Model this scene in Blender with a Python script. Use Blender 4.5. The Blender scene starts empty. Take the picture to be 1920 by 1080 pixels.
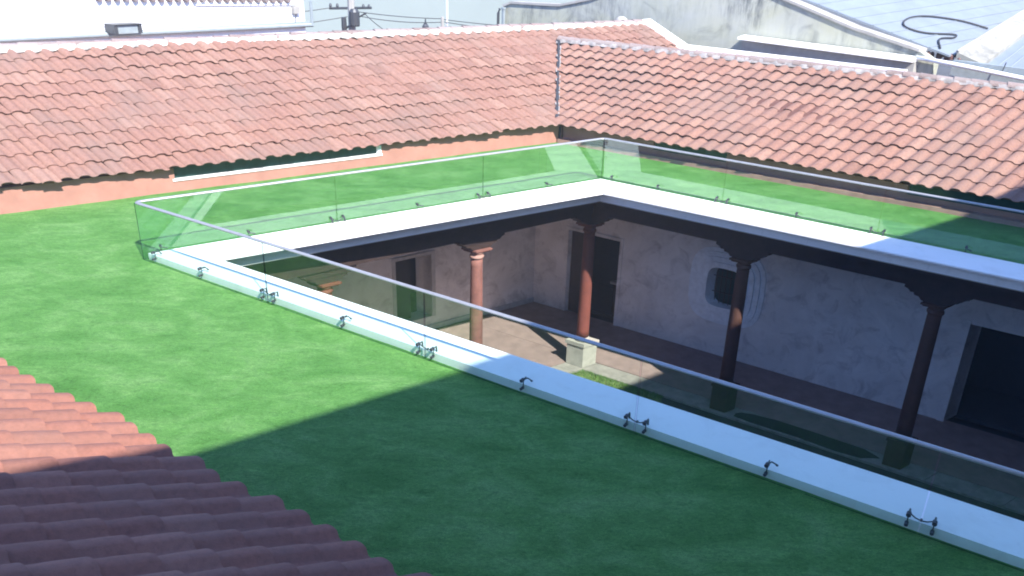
import bpy, math, random
from mathutils import Vector
random.seed(7)
R = math.radians
# ------------------------------------------------------------------ camera, sky, sun, exposure
sc = bpy.context.scene
COL = sc.collection
H = 6.6                                        # camera height above the roof lawn
cam_d = bpy.data.cameras.new("camera"); cam = bpy.data.objects.new("camera", cam_d); COL.objects.link(cam)
sc.camera = cam
cam_d.sensor_width = 36.0; cam_d.lens = 1575.0/1920*36; cam_d.clip_start = 0.05; cam_d.clip_end = 2000
from mathutils import Matrix
rt = Vector((0.99958261, 0.0119648, 0.02629556)); dn = Vector((0.02888967, -0.41398222, -0.90982642)); fw = Vector((0.0, 0.91020633, -0.41415509))
cam.matrix_world = Matrix(((rt.x, -dn.x, -fw.x, 0), (rt.y, -dn.y, -fw.y, 0), (rt.z, -dn.z, -fw.z, H), (0, 0, 0, 1)))

# the lot is not square: eA runs along the near kerb, eB along the left one
aA, aB = R(-31.7), R(34.9)
eA = Vector((math.cos(aA), math.sin(aA))); eB = Vector((math.cos(aB), math.sin(aB)))
OX, OY = -7.23, 15.36
def W(a, b, z=0.0):
    return Vector((OX + a*eA.x + b*eB.x, OY + a*eA.y + b*eB.y, z))

to_sun = Vector((eA.x*1.0 - .45*eB.x, eA.y*1.0 - .45*eB.y, 1.0)).normalized()
sun_d = bpy.data.lights.new("sun", 'SUN'); sun = bpy.data.objects.new("sun", sun_d); COL.objects.link(sun)
sun_d.energy = 4.6; sun_d.angle = R(0.5); sun_d.color = (1.0, .95, .87)
sun.rotation_euler = to_sun.to_track_quat('Z', 'Y').to_euler(); sun.location = (8, -12, 30)
world = bpy.data.worlds.new("World"); sc.world = world; world.use_nodes = True
wn = world.node_tree.nodes; wl = world.node_tree.links
sky = wn.new('ShaderNodeTexSky'); sky.sky_type = 'NISHITA'; sky.sun_disc = False
sky.sun_elevation = math.asin(to_sun.z); sky.sun_rotation = math.atan2(to_sun.x, to_sun.y)
sky.altitude = 1500; sky.air_density = 1.0; sky.dust_density = 0.6; sky.ozone_density = 1.6
tn = wn.new('ShaderNodeMix'); tn.data_type = 'RGBA'; tn.blend_type = 'MULTIPLY'; tn.inputs[0].default_value = 1.0
tn.inputs[7].default_value = (.97, 1.13, 1.44, 1)          # camera white balance: deep blue sky light
wl.new(sky.outputs[0], tn.inputs[6]); wl.new(tn.outputs[2], wn['Background'].inputs[0]); wn['Background'].inputs[1].default_value = 0.13
sc.view_settings.view_transform = 'Standard'; sc.view_settings.look = 'None'
sc.view_settings.exposure = 1.32; sc.view_settings.gamma = 1.0; sc.view_settings.use_curve_mapping = False
sc.render.engine = 'CYCLES'
sc.cycles.transparent_max_bounces = 24; sc.cycles.max_bounces = 8; sc.cycles.use_denoising = True
sc.cycles.filter_width = 1.9                                # the phone picture is soft

# ------------------------------------------------------------------ materials
def newmat(name):
    m = bpy.data.materials.new(name); m.use_nodes = True
    nt = m.node_tree; b = nt.nodes['Principled BSDF']
    return m, nt, b
def N(nt, t, **kw):
    n = nt.nodes.new(t)
    for k, v in kw.items():
        if k in ('inp',):
            for kk, vv in v.items(): n.inputs[kk].default_value = vv
        else: setattr(n, k, v)
    return n
def noise(nt, scale, detail=4, rough=.6, stretch=None, dist=0.0, obj=False):
    if obj: g = N(nt, 'ShaderNodeTexCoord'); out = g.outputs['Object']
    else: g = N(nt, 'ShaderNodeNewGeometry'); out = g.outputs['Position']
    if stretch:
        mp = N(nt, 'ShaderNodeMapping'); mp.inputs['Scale'].default_value = stretch[:3]
        if len(stretch) > 3: mp.inputs['Rotation'].default_value = (0, 0, stretch[3])
        nt.links.new(out, mp.inputs['Vector']); out = mp.outputs[0]
    n = N(nt, 'ShaderNodeTexNoise'); n.inputs['Scale'].default_value = scale
    n.inputs['Detail'].default_value = detail; n.inputs['Roughness'].default_value = rough; n.inputs['Distortion'].default_value = dist
    nt.links.new(out, n.inputs['Vector']); return n.outputs['Fac']
def ramp(nt, src, stops):
    r = N(nt, 'ShaderNodeValToRGB'); nt.links.new(src, r.inputs[0])
    e = r.color_ramp.elements
    while len(e) > 1: e.remove(e[-1])
    for i, (p, c) in enumerate(stops):
        x = e[0] if i == 0 else e.new(p)
        x.position = p; x.color = (c[0], c[1], c[2], 1) if not isinstance(c, float) else (c, c, c, 1)
    return r.outputs[0]
def mix(nt, fac, c1, c2, mode='MIX'):
    m = N(nt, 'ShaderNodeMix', data_type='RGBA', blend_type=mode)
    for s, v in ((0, fac), (6, c1), (7, c2)):
        if isinstance(v, (int, float)): m.inputs[s].default_value = v
        elif isinstance(v, tuple): m.inputs[s].default_value = (v[0], v[1], v[2], 1)
        else: nt.links.new(v, m.inputs[s])
    return m.outputs[2]
def bump(nt, b, src, strength=.3, dist=.02):
    bp = N(nt, 'ShaderNodeBump'); bp.inputs['Strength'].default_value = strength; bp.inputs['Distance'].default_value = dist
    nt.links.new(src, bp.inputs['Height']); nt.links.new(bp.outputs[0], b.inputs['Normal'])
def plain(name, c, rough=.7, metal=0.0, var=.12, scale=6.0, bmp=.15):
    m, nt, b = newmat(name)
    n = noise(nt, scale, 6)
    lo = tuple(x*(1-var) for x in c); hi = tuple(min(1, x*(1+var)) for x in c)
    nt.links.new(ramp(nt, n, [(.3, lo), (.7, hi)]), b.inputs['Base Color'])
    b.inputs['Roughness'].default_value = rough; b.inputs['Metallic'].default_value = metal
    if bmp: bump(nt, b, noise(nt, scale*6, 4), bmp, .01)
    return m

def tile_mat(name, c0, c1, c2, lich):
    m, nt, b = newmat(name)
    oi = N(nt, 'ShaderNodeObjectInfo'); at = N(nt, 'ShaderNodeAttribute', attribute_name='tint')
    ad = N(nt, 'ShaderNodeMath', operation='ADD'); nt.links.new(oi.outputs['Random'], ad.inputs[0]); nt.links.new(at.outputs['Fac'], ad.inputs[1])
    fr = N(nt, 'ShaderNodeMath', operation='FRACT'); nt.links.new(ad.outputs[0], fr.inputs[0])
    base = ramp(nt, fr.outputs[0], [(0, c0), (.45, c1), (.8, c2), (1.0, tuple(x*.86 for x in c1))])
    fine = noise(nt, 14, 6, .7); v = ramp(nt, fine, [(.28, (.76, .76, .77)), (.5, (1.0, 1.0, 1.0)), (.72, (1.16, 1.17, 1.18))])
    base = mix(nt, 1.0, base, v, 'MULTIPLY')
    big = noise(nt, .55, 5, .6); bf = ramp(nt, big, [(.46, 0.0), (.68, .65)])
    base = mix(nt, bf, base, lich)
    spk = noise(nt, 55, 3, .5); sf = ramp(nt, spk, [(.68, 0.0), (.78, .35)])
    base = mix(nt, sf, base, (.16, .10, .08))
    nt.links.new(base, b.inputs['Base Color']); b.inputs['Roughness'].default_value = .85
    bump(nt, b, noise(nt, 45, 6, .75), .5, .010)
    return m
M = {}
M['tile'] = tile_mat('terracotta_tile', (.248, .134, .101), (.222, .116, .089), (.27, .156, .120), (.19, .126, .105))
M['tile_near'] = tile_mat('terracotta_tile_near', (.255, .104, .072), (.225, .092, .066), (.28, .124, .088), (.20, .105, .082))
M['ridge'] = tile_mat('ridge_tile_weathered', (.225, .165, .155), (.26, .20, .19), (.19, .14, .13), (.31, .28, .27))
M['under'] = plain('roof_underlay', (.12, .055, .045), .9)
M['mortar_dirty'] = plain('grey_mortar', (.30, .28, .275), .9, var=.4, scale=5)
M['mortar'] = plain('white_mortar', (.42, .40, .375), .9, var=.5, scale=5)

def turf():
    m, nt, b = newmat('turf')
    n1 = noise(nt, .9, 7, .66, (1, 1.9, 1, .5), .8); n2 = noise(nt, 3.4, 7, .72, (1, 2.6, 1, .9), 1.6); n3 = noise(nt, 24, 6, .8, (1, 2.2, 1, .3), .6); n4 = noise(nt, 110, 3, .7)
    c = ramp(nt, n1, [(.33, (.074, .222, .046)), (.5, (.108, .280, .068)), (.68, (.160, .34, .105))])
    for nn, lo_, hi_ in ((n2, .68, 1.18), (n3, .56, 1.42), (n4, .62, 1.38)):
        c = mix(nt, 1.0, c, ramp(nt, nn, [(.3, (lo_, lo_+.04, lo_)), (.5, (1.0, 1.0, 1.0)), (.7, (hi_+.04, hi_-.02, hi_))]), 'MULTIPLY')
    nt.links.new(c, b.inputs['Base Color']); b.inputs['Roughness'].default_value = .75
    b.inputs['Specular IOR Level'].default_value = .15
    s = N(nt, 'ShaderNodeMath', operation='ADD'); nt.links.new(n3, s.inputs[0]); nt.links.new(n4, s.inputs[1])
    bump(nt, b, s.outputs[0], .8, .04)
    return m
M['turf'] = turf()
def kerb_paint():
    m, nt, b = newmat('white_paint')
    n1 = noise(nt, 2.2, 7, .7, None, .6); n2 = noise(nt, 9, 6, .7, (1, 1, .3)); n3 = noise(nt, 40, 3)
    c = mix(nt, ramp(nt, n1, [(.50, 0.0), (.72, .35)]), (.88, .87, .86), (.62, .61, .58))
    c = mix(nt, ramp(nt, n2, [(.60, 0.0), (.75, .30)]), c, (.45, .44, .41))
    c = mix(nt, ramp(nt, n3, [(.70, 0.0), (.76, .25)]), c, (.35, .33, .30))
    nt.links.new(c, b.inputs['Base Color']); b.inputs['Roughness'].default_value = .55
    bump(nt, b, noise(nt, 16, 5, .7), .12, .01); return m
M['white'] = kerb_paint()
M['pinkwall'] = plain('salmon_plaster', (.37, .18, .14), .85, var=.12, scale=2.5)
M['pinkbase'] = plain('grey_pink_mortar', (.34, .20, .165), .9, var=.2, scale=4)

def oldwall(name, base, dark, light, streak=False, sc_=1.0):
    m, nt, b = newmat(name)
    n1 = noise(nt, .6*sc_, 8, .68, None, .8); n2 = noise(nt, 1.25*sc_, 8, .66, None, 1.0)
    n3 = noise(nt, 1.5, 6, .7, (3.2, 3.2, .35) if streak else None)
    c = mix(nt, ramp(nt, n1, [(.35, 0.0), (.65, 1.0)]), base, light)
    c = mix(nt, ramp(nt, n2, [(.52, 0.0), (.74, .55)]), c, dark)
    if streak:
        n3 = noise(nt, 1.5, 7, .75, (1.9, 1.9, .3)); n5 = noise(nt, .35, 4, .6)
        f3 = N(nt, 'ShaderNodeMath', operation='MULTIPLY'); nt.links.new(ramp(nt, n3, [(.44, 0.0), (.66, .95)]), f3.inputs[0]); nt.links.new(ramp(nt, n5, [(.42, .15), (.62, 1.0)]), f3.inputs[1]); f3 = f3.outputs[0]
    else: f3 = ramp(nt, n3, [(.56, 0.0), (.74, .4)])
    c = mix(nt, f3, c, dark)
    nt.links.new(c, b.inputs['Base Color']); b.inputs['Roughness'].default_value = .9
    bump(nt, b, noise(nt, 18, 6, .7), .3, .012)
    return m
M['plaster'] = oldwall('peeling_plaster', (.62, .61, .62), (.19, .18, .20), (.78, .77, .78), sc_=1.4)
M['blue_moulding'] = plain('pale_blue_moulding', (.74, .78, .84), .8, var=.12)
M['frame_plaster'] = plain('pale_moulding', (.46, .47, .49), .8, var=.12)
M['stain'] = oldwall('mould_wall', (.40, .41, .31), (.055, .07, .085), (.40, .42, .40), True, .6)
M['bluewhite'] = oldwall('weathered_cream', (.24, .24, .215), (.09, .09, .095), (.34, .335, .30), True, .8)
M['wood'] = plain('dark_wood', (.030, .017, .015), .7, var=.3, scale=5)
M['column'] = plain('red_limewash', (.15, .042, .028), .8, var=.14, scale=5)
M['column_shaded'] = plain('shade_darkened_limewash', (.070, .030, .020), .8, var=.2, scale=5)  # shaded copy of the column paint, gallery shade put into its colour
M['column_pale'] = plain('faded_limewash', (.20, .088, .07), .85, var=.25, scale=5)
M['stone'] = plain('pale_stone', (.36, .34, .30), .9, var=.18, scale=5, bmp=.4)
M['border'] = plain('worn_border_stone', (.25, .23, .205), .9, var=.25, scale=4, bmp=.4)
M['stone_shaded'] = plain('shade_darkened_stone', (.075, .07, .07), .9, var=.25, scale=5, bmp=.4)  # pedestals and bases out of the sun: their shade is in this colour
M['capital'] = plain('carved_stone', (.34, .20, .165), .85, var=.2, scale=8)
M['gfloor'] = plain('gallery_brick_floor', (.25, .175, .16), .85, var=.18, scale=3)
M['gdark'] = plain('waxed_red_floor', (.115, .045, .038), .6, var=.25, scale=3)
M['cgrass'] = plain('courtyard_grass', (.13, .17, .055), .95, var=.5, scale=9, bmp=.6)
M['soil'] = plain('courtyard_ground', (.045, .042, .038), .95, var=.4, scale=1.3, bmp=.5)
M['darkstrip'] = plain('dark_ground', (.025, .022, .020), .95, var=.4, scale=2, bmp=.5)
M['blade'] = plain('blade', (.11, .20, .05), .8, var=.4, scale=15, bmp=0)
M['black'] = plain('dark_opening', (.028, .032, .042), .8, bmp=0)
M['steel'] = plain('brushed_rail', (.38, .38, .39), .42, .5, var=.08)
M['clamp'] = plain('dark_steel', (.075, .08, .09), .45, .5, var=.1)
M['zinc'] = plain('zinc_gutter', (.30, .35, .37), .5, .3, var=.12)
M['greyroof'] = plain('blue_grey_sheet_roof', (.22, .255, .29), .55, .1, var=.10, scale=1.2, bmp=.1)
M['ribroof'] = plain('ribbed_sheet', (.24, .28, .36), .5, .2, var=.10, scale=1.2, bmp=.1)
M['ochre'] = plain('grey_green_wall', (.245, .285, .275), .9, var=.07, scale=.15, bmp=0)
M['street'] = plain('asphalt', (.06, .06, .062), .9, var=.2, scale=.5)
M['conc'] = plain('concrete', (.34, .33, .31), .9, var=.2, scale=2)
M['cable'] = plain('black_cable', (.03, .03, .035), .6, bmp=0)
M['pane_dark'] = plain('teal_glass', (.015, .045, .045), .15, var=.2, bmp=0)
M['cream'] = plain('cream_plaster', (.50, .47, .42), .9, var=.08, scale=1)

def glass(name, tint, base_r):
    m, nt, b = newmat(name); nt.nodes.remove(b)
    out = nt.nodes['Material Output']
    t = N(nt, 'ShaderNodeBsdfTransparent'); t.inputs[0].default_value = (*tint, 1)
    g = N(nt, 'ShaderNodeBsdfGlossy'); g.inputs['Roughness'].default_value = 0.0; g.inputs['Color'].default_value = (.86, 1.0, .94, 1)
    ge = N(nt, 'ShaderNodeNewGeometry'); dt = N(nt, 'ShaderNodeVectorMath', operation='DOT_PRODUCT')
    nt.links.new(ge.outputs['Normal'], dt.inputs[0]); nt.links.new(ge.outputs['Incoming'], dt.inputs[1])
    prev = dt.outputs['Value']                                       # Schlick: r0 + (1 - r0) (1 - |cos|)^5, the same from both sides
    for op, v in (('ABSOLUTE', None), ('SUBTRACT', 'r'), ('POWER', 5.0), ('MULTIPLY', 1-base_r), ('ADD', base_r)):
        q = N(nt, 'ShaderNodeMath', operation=op)
        if v == 'r': q.inputs[0].default_value = 1.0; nt.links.new(prev, q.inputs[1])
        else:
            nt.links.new(prev, q.inputs[0])
            if v is not None: q.inputs[1].default_value = v
        prev = q.outputs[0]
    mx = N(nt, 'ShaderNodeMixShader'); nt.links.new(prev, mx.inputs[0]); nt.links.new(t.outputs[0], mx.inputs[1]); nt.links.new(g.outputs[0], mx.inputs[2])
    nt.links.new(mx.outputs[0], out.inputs['Surface']); return m
M['glass'] = glass('toughened_glass', (.925, .98, .955), .055)
M['glass_edge'] = glass('glass_edge', (.035, .16, .14), .04)

# ------------------------------------------------------------------ object helpers
LOC = {}
def thing(name, label, cat, loc, group=None):
    o = bpy.data.objects.new(name, None); COL.objects.link(o); o.location = loc; o.empty_display_size = .2
    LOC[o.name] = Vector(loc); o['label'] = label; o['category'] = cat
    if group: o['group'] = group
    return o
def mesh(name, verts, faces, mat, parent=None, smooth=False, mats=None, fm=None, label=None):
    vs = [Vector(v) for v in verts]
    lo = Vector((min(v.x for v in vs), min(v.y for v in vs), min(v.z for v in vs))); hi = Vector((max(v.x for v in vs), max(v.y for v in vs), max(v.z for v in vs)))
    c = Vector(((lo.x+hi.x)/2, (lo.y+hi.y)/2, lo.z))
    me = bpy.data.meshes.new(name); me.from_pydata([v-c for v in vs], [], faces)
    for mm in (mats or [mat]): me.materials.append(mm)
    if fm:
        for i, p in enumerate(me.polygons): p.material_index = fm[i]
    if smooth:
        for p in me.polygons: p.use_smooth = True
    import bmesh
    bm = bmesh.new(); bm.from_mesh(me); bmesh.ops.recalc_face_normals(bm, faces=bm.faces); bm.to_mesh(me); bm.free()
    me.update()
    o = bpy.data.objects.new(name, me); COL.objects.link(o)
    pl = LOC[parent.name] if parent else Vector((0, 0, 0))
    o.location = c - pl; LOC[o.name] = c
    if parent: o.parent = parent
    if label: o['label'] = label
    return o
class G:
    """collects vertices and faces of one mesh"""
    def __init__(s): s.v = []; s.f = []
    def add(s, v, f):
        n = len(s.v); s.v += [Vector(x) for x in v]; s.f += [tuple(i+n for i in q) for q in f]; return s
    def hexa(s, bot, top):
        return s.add(list(bot)+list(top), [(3, 2, 1, 0), (4, 5, 6, 7), (0, 1, 5, 4), (1, 2, 6, 5), (2, 3, 7, 6), (3, 0, 4, 7)])
    def box(s, a0, a1, b0, b1, z0, z1):
        return s.hexa([W(a0, b0, z0), W(a1, b0, z0), W(a1, b1, z0), W(a0, b1, z0)], [W(a0, b0, z1), W(a1, b0, z1), W(a1, b1, z1), W(a0, b1, z1)])
    def prism(s, poly, z0, z1):
        n = len(poly); f = [tuple(range(n))[::-1], tuple(range(n, 2*n))]
        f += [(i, (i+1) % n, n+(i+1) % n, n+i) for i in range(n)]
        return s.add([W(a, b, z0) for a, b in poly]+[W(a, b, z1) for a, b in poly], f)
    def extr(s, pts, d):
        n = len(pts); f = [tuple(range(n))[::-1], tuple(range(n, 2*n))] + [(i, (i+1) % n, n+(i+1) % n, n+i) for i in range(n)]
        return s.add([Vector(p) for p in pts]+[Vector(p)+Vector(d) for p in pts], f)
    def ring(s, outer, inner, z0, z1):
        for i in range(4):
            j = (i+1) % 4
            s.prism([outer[i], outer[j], inner[j], inner[i]], z0, z1)
        return s
    def lathe(s, c, prof, n=16):
        base = len(s.v); c = Vector(c)
        for r, z in prof:
            for k in range(n):
                t = 2*math.pi*k/n; s.v.append(Vector((c.x+r*math.cos(t), c.y+r*math.sin(t), z)))
        for i in range(len(prof)-1):
            for k in range(n):
                s.f.append((base+i*n+k, base+i*n+(k+1) % n, base+(i+1)*n+(k+1) % n, base+(i+1)*n+k))
        s.f.append(tuple(base+k for k in range(n))[::-1]); s.f.append(tuple(base+(len(prof)-1)*n+k for k in range(n)))
        return s
    def tube(s, pts, r, n=8, flat=1.0):
        pts = [Vector(p) for p in pts]; base = len(s.v)
        for i, p in enumerate(pts):
            d = (pts[min(i+1, len(pts)-1)]-pts[max(i-1, 0)]).normalized()
            up = Vector((0, 0, 1)) if abs(d.z) < .9 else Vector((1, 0, 0))
            x = d.cross(up).normalized(); y = x.cross(d)
            for k in range(n):
                t = 2*math.pi*(k+.5)/n; s.v.append(p+x*r*math.cos(t)+y*r*flat*math.sin(t))
        for i in range(len(pts)-1):
            for k in range(n):
                s.f.append((base+i*n+k, base+i*n+(k+1) % n, base+(i+1)*n+(k+1) % n, base+(i+1)*n+k))
        s.f.append(tuple(base+k for k in range(n))[::-1]); s.f.append(tuple(base+(len(pts)-1)*n+k for k in range(n)))
        return s
    def put(s, name, mat, parent=None, **kw): return mesh(name, s.v, s.f, mat, parent, **kw)
def structure(o, kind='structure'): o['kind'] = kind; return o
def single(o, label, cat, group=None):
    o['label'] = label; o['category'] = cat
    if group: o['group'] = group
    return o

# ------------------------------------------------------------------ the setting
g = G(); s_ = 500
g.add([(-s_, -s_, -6.0), (s_, -s_, -6.0), (s_, s_, -6.0), (-s_, s_, -6.0)], [(0, 1, 2, 3)])
structure(g.put('ground', M['street']))
KO = [(0.0, 0.0), (.62, 10.9), (17.6, 10.85), (17.6, .0)]          # kerb, outer corners
KI = [(1.13, .66), (1.67, 9.76), (16.5, 9.85), (16.5, .80)]        # kerb, inner corners
def inset(k, d): return [(k[0][0]-d, k[0][1]-d), (k[1][0]-d, k[1][1]+d), (k[2][0]+d, k[2][1]+d), (k[3][0]+d, k[3][1]-d)]
far = [(-5.0, -5.0), (-5.0, 15.2), (20.14, 15.2), (20.14, -5.0)]
# a deck of concrete carries the lawn; below it the boarded ceiling of the galleries
structure(G().ring(far, inset(KI, .46), -.26, -.19).put('roof_deck', M['conc']))
structure(G().ring([(-4.28, -4.2), (-4.28, 14.15), (20.1, 14.15), (20.1, -4.2)], inset(KI, .50), -.34, -.262).put('gallery_ceiling', M['wood']))
structure(G().ring(far, inset(KO, .003), -.188, -.006).put('deck_screed', M['conc']))
# lawn: subdivided with soft relief
g = G()
def lawn(p00, p10, p11, p01, nx, ny):
    base = len(g.v)
    for j in range(ny+1):
        for i in range(nx+1):
            u, v = i/nx, j/ny
            a = (p00[0]*(1-u)+p10[0]*u)*(1-v)+(p01[0]*(1-u)+p11[0]*u)*v
            b = (p00[1]*(1-u)+p10[1]*u)*(1-v)+(p01[1]*(1-u)+p11[1]*u)*v
            g.v.append(W(a, b, .004*math.sin(a*2.1+b*1.3)+.003*math.sin(b*3.7-a*.9)+random.uniform(0, .004)+.002))
    for j in range(ny):
        for i in range(nx): k = base+j*(nx+1)+i; g.f.append((k, k+1, k+nx+2, k+nx+1))
ki = inset(KO, -.015)
for i in range(4):
    j = (i+1) % 4
    lawn(far[i], far[j], ki[j], ki[i], 90, 30)
lw = g.put('artificial_turf', M['turf'], smooth=True); structure(lw, 'stuff')

# white kerb round the courtyard opening, stepped on its inner side
t = thing('kerb', 'broad white painted kerb framing the sunken courtyard opening, with a stepped inner moulding', 'kerb', W(.5, .3, 0))
G().ring(KO, KI, .105, .14).put('kerb_top', M['white'], t)
G().ring(KO, inset(KI, .12), .046, .104).put('moulding', M['white'], t)
G().ring(inset(KO, -.004), inset(KI, .31), -.188, .045).put('fascia', M['white'], t)

# courtyard level
ZF = -5.6
structure(G().box(-4.4, 20, 11.47, 14.3, ZF-.25, ZF).put('far_gallery_floor', M['gfloor']))
structure(G().box(-4.4, -.11, -4.4, 11.46, ZF-.25, ZF).put('left_gallery_floor', M['gfloor']))
structure(G().box(.52, 20, -4.4, 10.82, ZF-.4, ZF-.06).put('courtyard_ground', M['soil']))
g = G()
x = .54
while x < 17:                                                       # stone border blocks
    L_ = random.uniform(.7, 1.1); g.box(x, min(x+L_-.015, 17), 10.84, 11.45, ZF-.12, ZF+random.uniform(-.012, -.002)); x += L_
structure(g.put('stone_border', M['border']))
g = G(); y = 11.45
while y > 0:
    L_ = random.uniform(.7, 1.1); g.box(-.09, .5, y-L_+.015, y, ZF-.1, ZF+random.uniform(-.012, -.002)); y -= L_
structure(g.put('side_border', M['border']))
# grass tuft bed in the sun beside the corner pedestal, and a low dark strip between the pedestals
g = G(); poly = [(.56, 10.81), (3.0, 10.81), (3.3, 10.5), (2.4, 10.25), (1.2, 10.2), (.56, 10.4)]
g.prism(poly, ZF-.12, ZF-.035)
structure(g.put('grass_patch', M['cgrass']), 'stuff')
g = G()
for k in range(1500):
    a = random.uniform(.56, 3.1); b = 10.8-random.random()**1.5*.5; p = W(a, b, ZF-.04); h_ = random.uniform(.03, .11); t_ = random.uniform(0, 6.28)
    dx = Vector((math.cos(t_), math.sin(t_), 0))*.012; ln = Vector((random.uniform(-.05, .05), random.uniform(-.05, .05), h_))
    g.add([p-dx, p+dx, p+ln], [(0, 1, 2)])
structure(g.put('grass_blades', M['blade']), 'stuff')
pl = [(6.7+1.75*math.copysign(abs(math.cos(q))**.6, math.cos(q))+random.uniform(-.1, .1), 11.14+.25*math.copysign(abs(math.sin(q))**.5, math.sin(q))+random.uniform(-.05, .05)) for q in [i*2*math.pi/20 for i in range(20)]]
structure(G().prism(pl, ZF-.12, ZF+.015).put('dark_strip', M['darkstrip']))

# ------------------------------------------------------------------ lower walls of the galleries
def wall_panels(g, kind, c0, c1, u0, u1, z0, z1, holes):
    """wall slab between planes c0..c1 with rectangular holes (u0,u1,z0,z1)"""
    us = sorted({u0, u1} | {h[0] for h in holes} | {h[1] for h in holes})
    for i in range(len(us)-1):
        a, b = us[i], us[i+1]; segs = [(z0, z1)]
        for h in holes:
            if h[0] < (a+b)/2 < h[1]:
                new = []
                for s0, s1 in segs:
                    if h[2] > s0: new.append((s0, min(h[2], s1)))
                    if h[3] < s1: new.append((max(h[3], s0), s1))
                segs = new
        for s0, s1 in segs:
            if s1-s0 < .001: continue
            if kind == 'b': g.box(a, b, c0, c1, s0, s1)
            else: g.box(c0, c1, a, b, s0, s1)
    return g
BW, AW = 14.2, -4.35
t = thing('gallery_wall', 'patchy old plaster wall behind the far gallery with a doorway, moulded window and wide dark opening', 'wall', W(3, BW, ZF))
winc, winz, ww, wh, cc = 2.15, -3.36, .52, .62, .2
PW, PH = .60, .74
holes = [(-3.12, -1.28, ZF, -2.7), (winc-PW, winc+PW, winz-PH, winz+PH), (8.45, 11.6, ZF, -2.7)]
wall_panels(G(), 'b', BW, BW+.6, AW-.3, 20, ZF, -.345, holes).put('wall', M['plaster'], t)
NP = 24
def rnd_(w, h, p=.5):
    out = []
    for k in range(NP):
        t_ = math.pi/4+2*math.pi*k/NP; c_, s2 = math.cos(t_), math.sin(t_)
        out.append((w*math.copysign(abs(c_)**p, c_), h*math.copysign(abs(s2)**p, s2)))
    return out
def rect_(w, h):
    out = []
    for k in range(NP):
        t_ = math.pi/4+2*math.pi*k/NP; c_, s2 = math.cos(t_), math.sin(t_); m_ = max(abs(c_), abs(s2))
        out.append((w*c_/m_, h*s2/m_))
    return out
def octring(o, i, b0, b1):
    g = G()
    for k in range(NP):
        j = (k+1) % NP
        q = [o[k], o[j], i[j], i[k]]
        g.hexa([W(winc+x, b1, winz+z) for x, z in q], [W(winc+x, b0, winz+z) for x, z in q])
    return g
win = octring(rect_(PW, PH), rnd_(ww, wh), BW-.005, BW+.3).put('window', M['blue_moulding'], t)
for k, (dw, pr) in enumerate(((.16, .15), (.32, .11), (.47, .07), (.60, .03))):
    octring(rnd_(ww+dw, wh+dw*.95, .5+.03*k), rnd_(ww+dw-.165, wh+dw*.95-.158, .5+.03*k), BW-pr, BW+.0).put('surround', M['blue_moulding'], win)
g = G().box(winc-ww, winc+ww, BW+.24, BW+.26, winz-wh, winz+wh); g.put('pane', M['pane_dark'], win)
g = G()
for k in range(-3, 4): g.tube([W(winc+k*.14, BW+.16, winz-wh), W(winc+k*.14, BW+.16, winz+wh)], .012, 6)
for k in (-.25, .25): g.tube([W(winc-ww, BW+.14, winz+k), W(winc+ww, BW+.14, winz+k)], .012, 6)
g.put('grille', M['wood'], win)
g = G().box(-3.2, -3.1, BW-.03, BW+.35, ZF, -2.62).box(-1.3, -1.2, BW-.03, BW+.35, ZF, -2.62).box(-3.1, -1.3, BW-.03, BW+.35, -2.72, -2.62)
dr = g.put('door_frame', M['plaster'], t)
G().box(-3.08, -2.42, BW+.1, BW+.16, ZF+.02, -2.74).put('door', M['wood'], t)
G().box(8.28, 8.45, BW-.04, BW+.5, ZF, -2.6).put('pilaster', M['plaster'], t)
# rooms behind the openings, their darkness painted on as near-black surfaces
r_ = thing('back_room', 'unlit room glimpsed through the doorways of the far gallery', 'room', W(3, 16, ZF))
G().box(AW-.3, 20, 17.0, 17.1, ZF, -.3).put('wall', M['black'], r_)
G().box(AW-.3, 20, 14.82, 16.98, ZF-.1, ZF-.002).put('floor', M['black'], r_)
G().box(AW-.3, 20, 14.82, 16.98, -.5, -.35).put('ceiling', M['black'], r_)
tb = thing('low_table', 'pale topped table standing just inside the dark corner doorway', 'table', W(-1.5, 15.7, ZF))
G().box(-2.2, -.4, 15.0, 15.8, ZF+1.04, ZF+1.12).put('tabletop', M['stone'], tb)
for a, b in ((-2.1, 15.1), (-.5, 15.1), (-2.1, 15.7), (-.5, 15.7)): G().box(a-.03, a+.03, b-.03, b+.03, ZF, ZF+1.04).put('leg', M['wood'], tb)

t = thing('gallery_wall', 'stained pinkish plaster wall behind the left gallery with one tall dark doorway', 'wall', W(AW, 6, ZF))
wall_panels(G(), 'a', AW-.6, AW, -4.4, BW-.002, ZF, -.345, [(9.08, 10.3, ZF+.45, -3.05), (1.5, 2.8, ZF, -3.05)]).put('wall', M['plaster'], t)
g = G().box(AW-.3, AW+.03, 8.98, 9.08, ZF+.45, -2.95).box(AW-.3, AW+.03, 10.3, 10.42, ZF+.45, -2.95).box(AW-.3, AW+.03, 9.08, 10.3, -3.05, -2.95)
g.put('door_frame', M['frame_plaster'], t)
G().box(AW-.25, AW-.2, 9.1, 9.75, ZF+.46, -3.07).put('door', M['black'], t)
G().box(AW+.002, AW+.05, -4.3, BW-.01, ZF, ZF+.16).put('skirting', M['frame_plaster'], t)
r_ = thing('side_room', 'unlit room glimpsed through the doorway of the left gallery', 'room', W(-6.5, 6, ZF))  # interior darkness put into the black of wall, floor and ceiling
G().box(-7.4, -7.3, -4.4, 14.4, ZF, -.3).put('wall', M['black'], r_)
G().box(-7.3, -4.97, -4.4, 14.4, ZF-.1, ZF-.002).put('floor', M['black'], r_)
G().box(-7.3, -4.97, -4.4, 14.4, -.5, -.35).put('ceiling', M['black'], r_)
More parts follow.
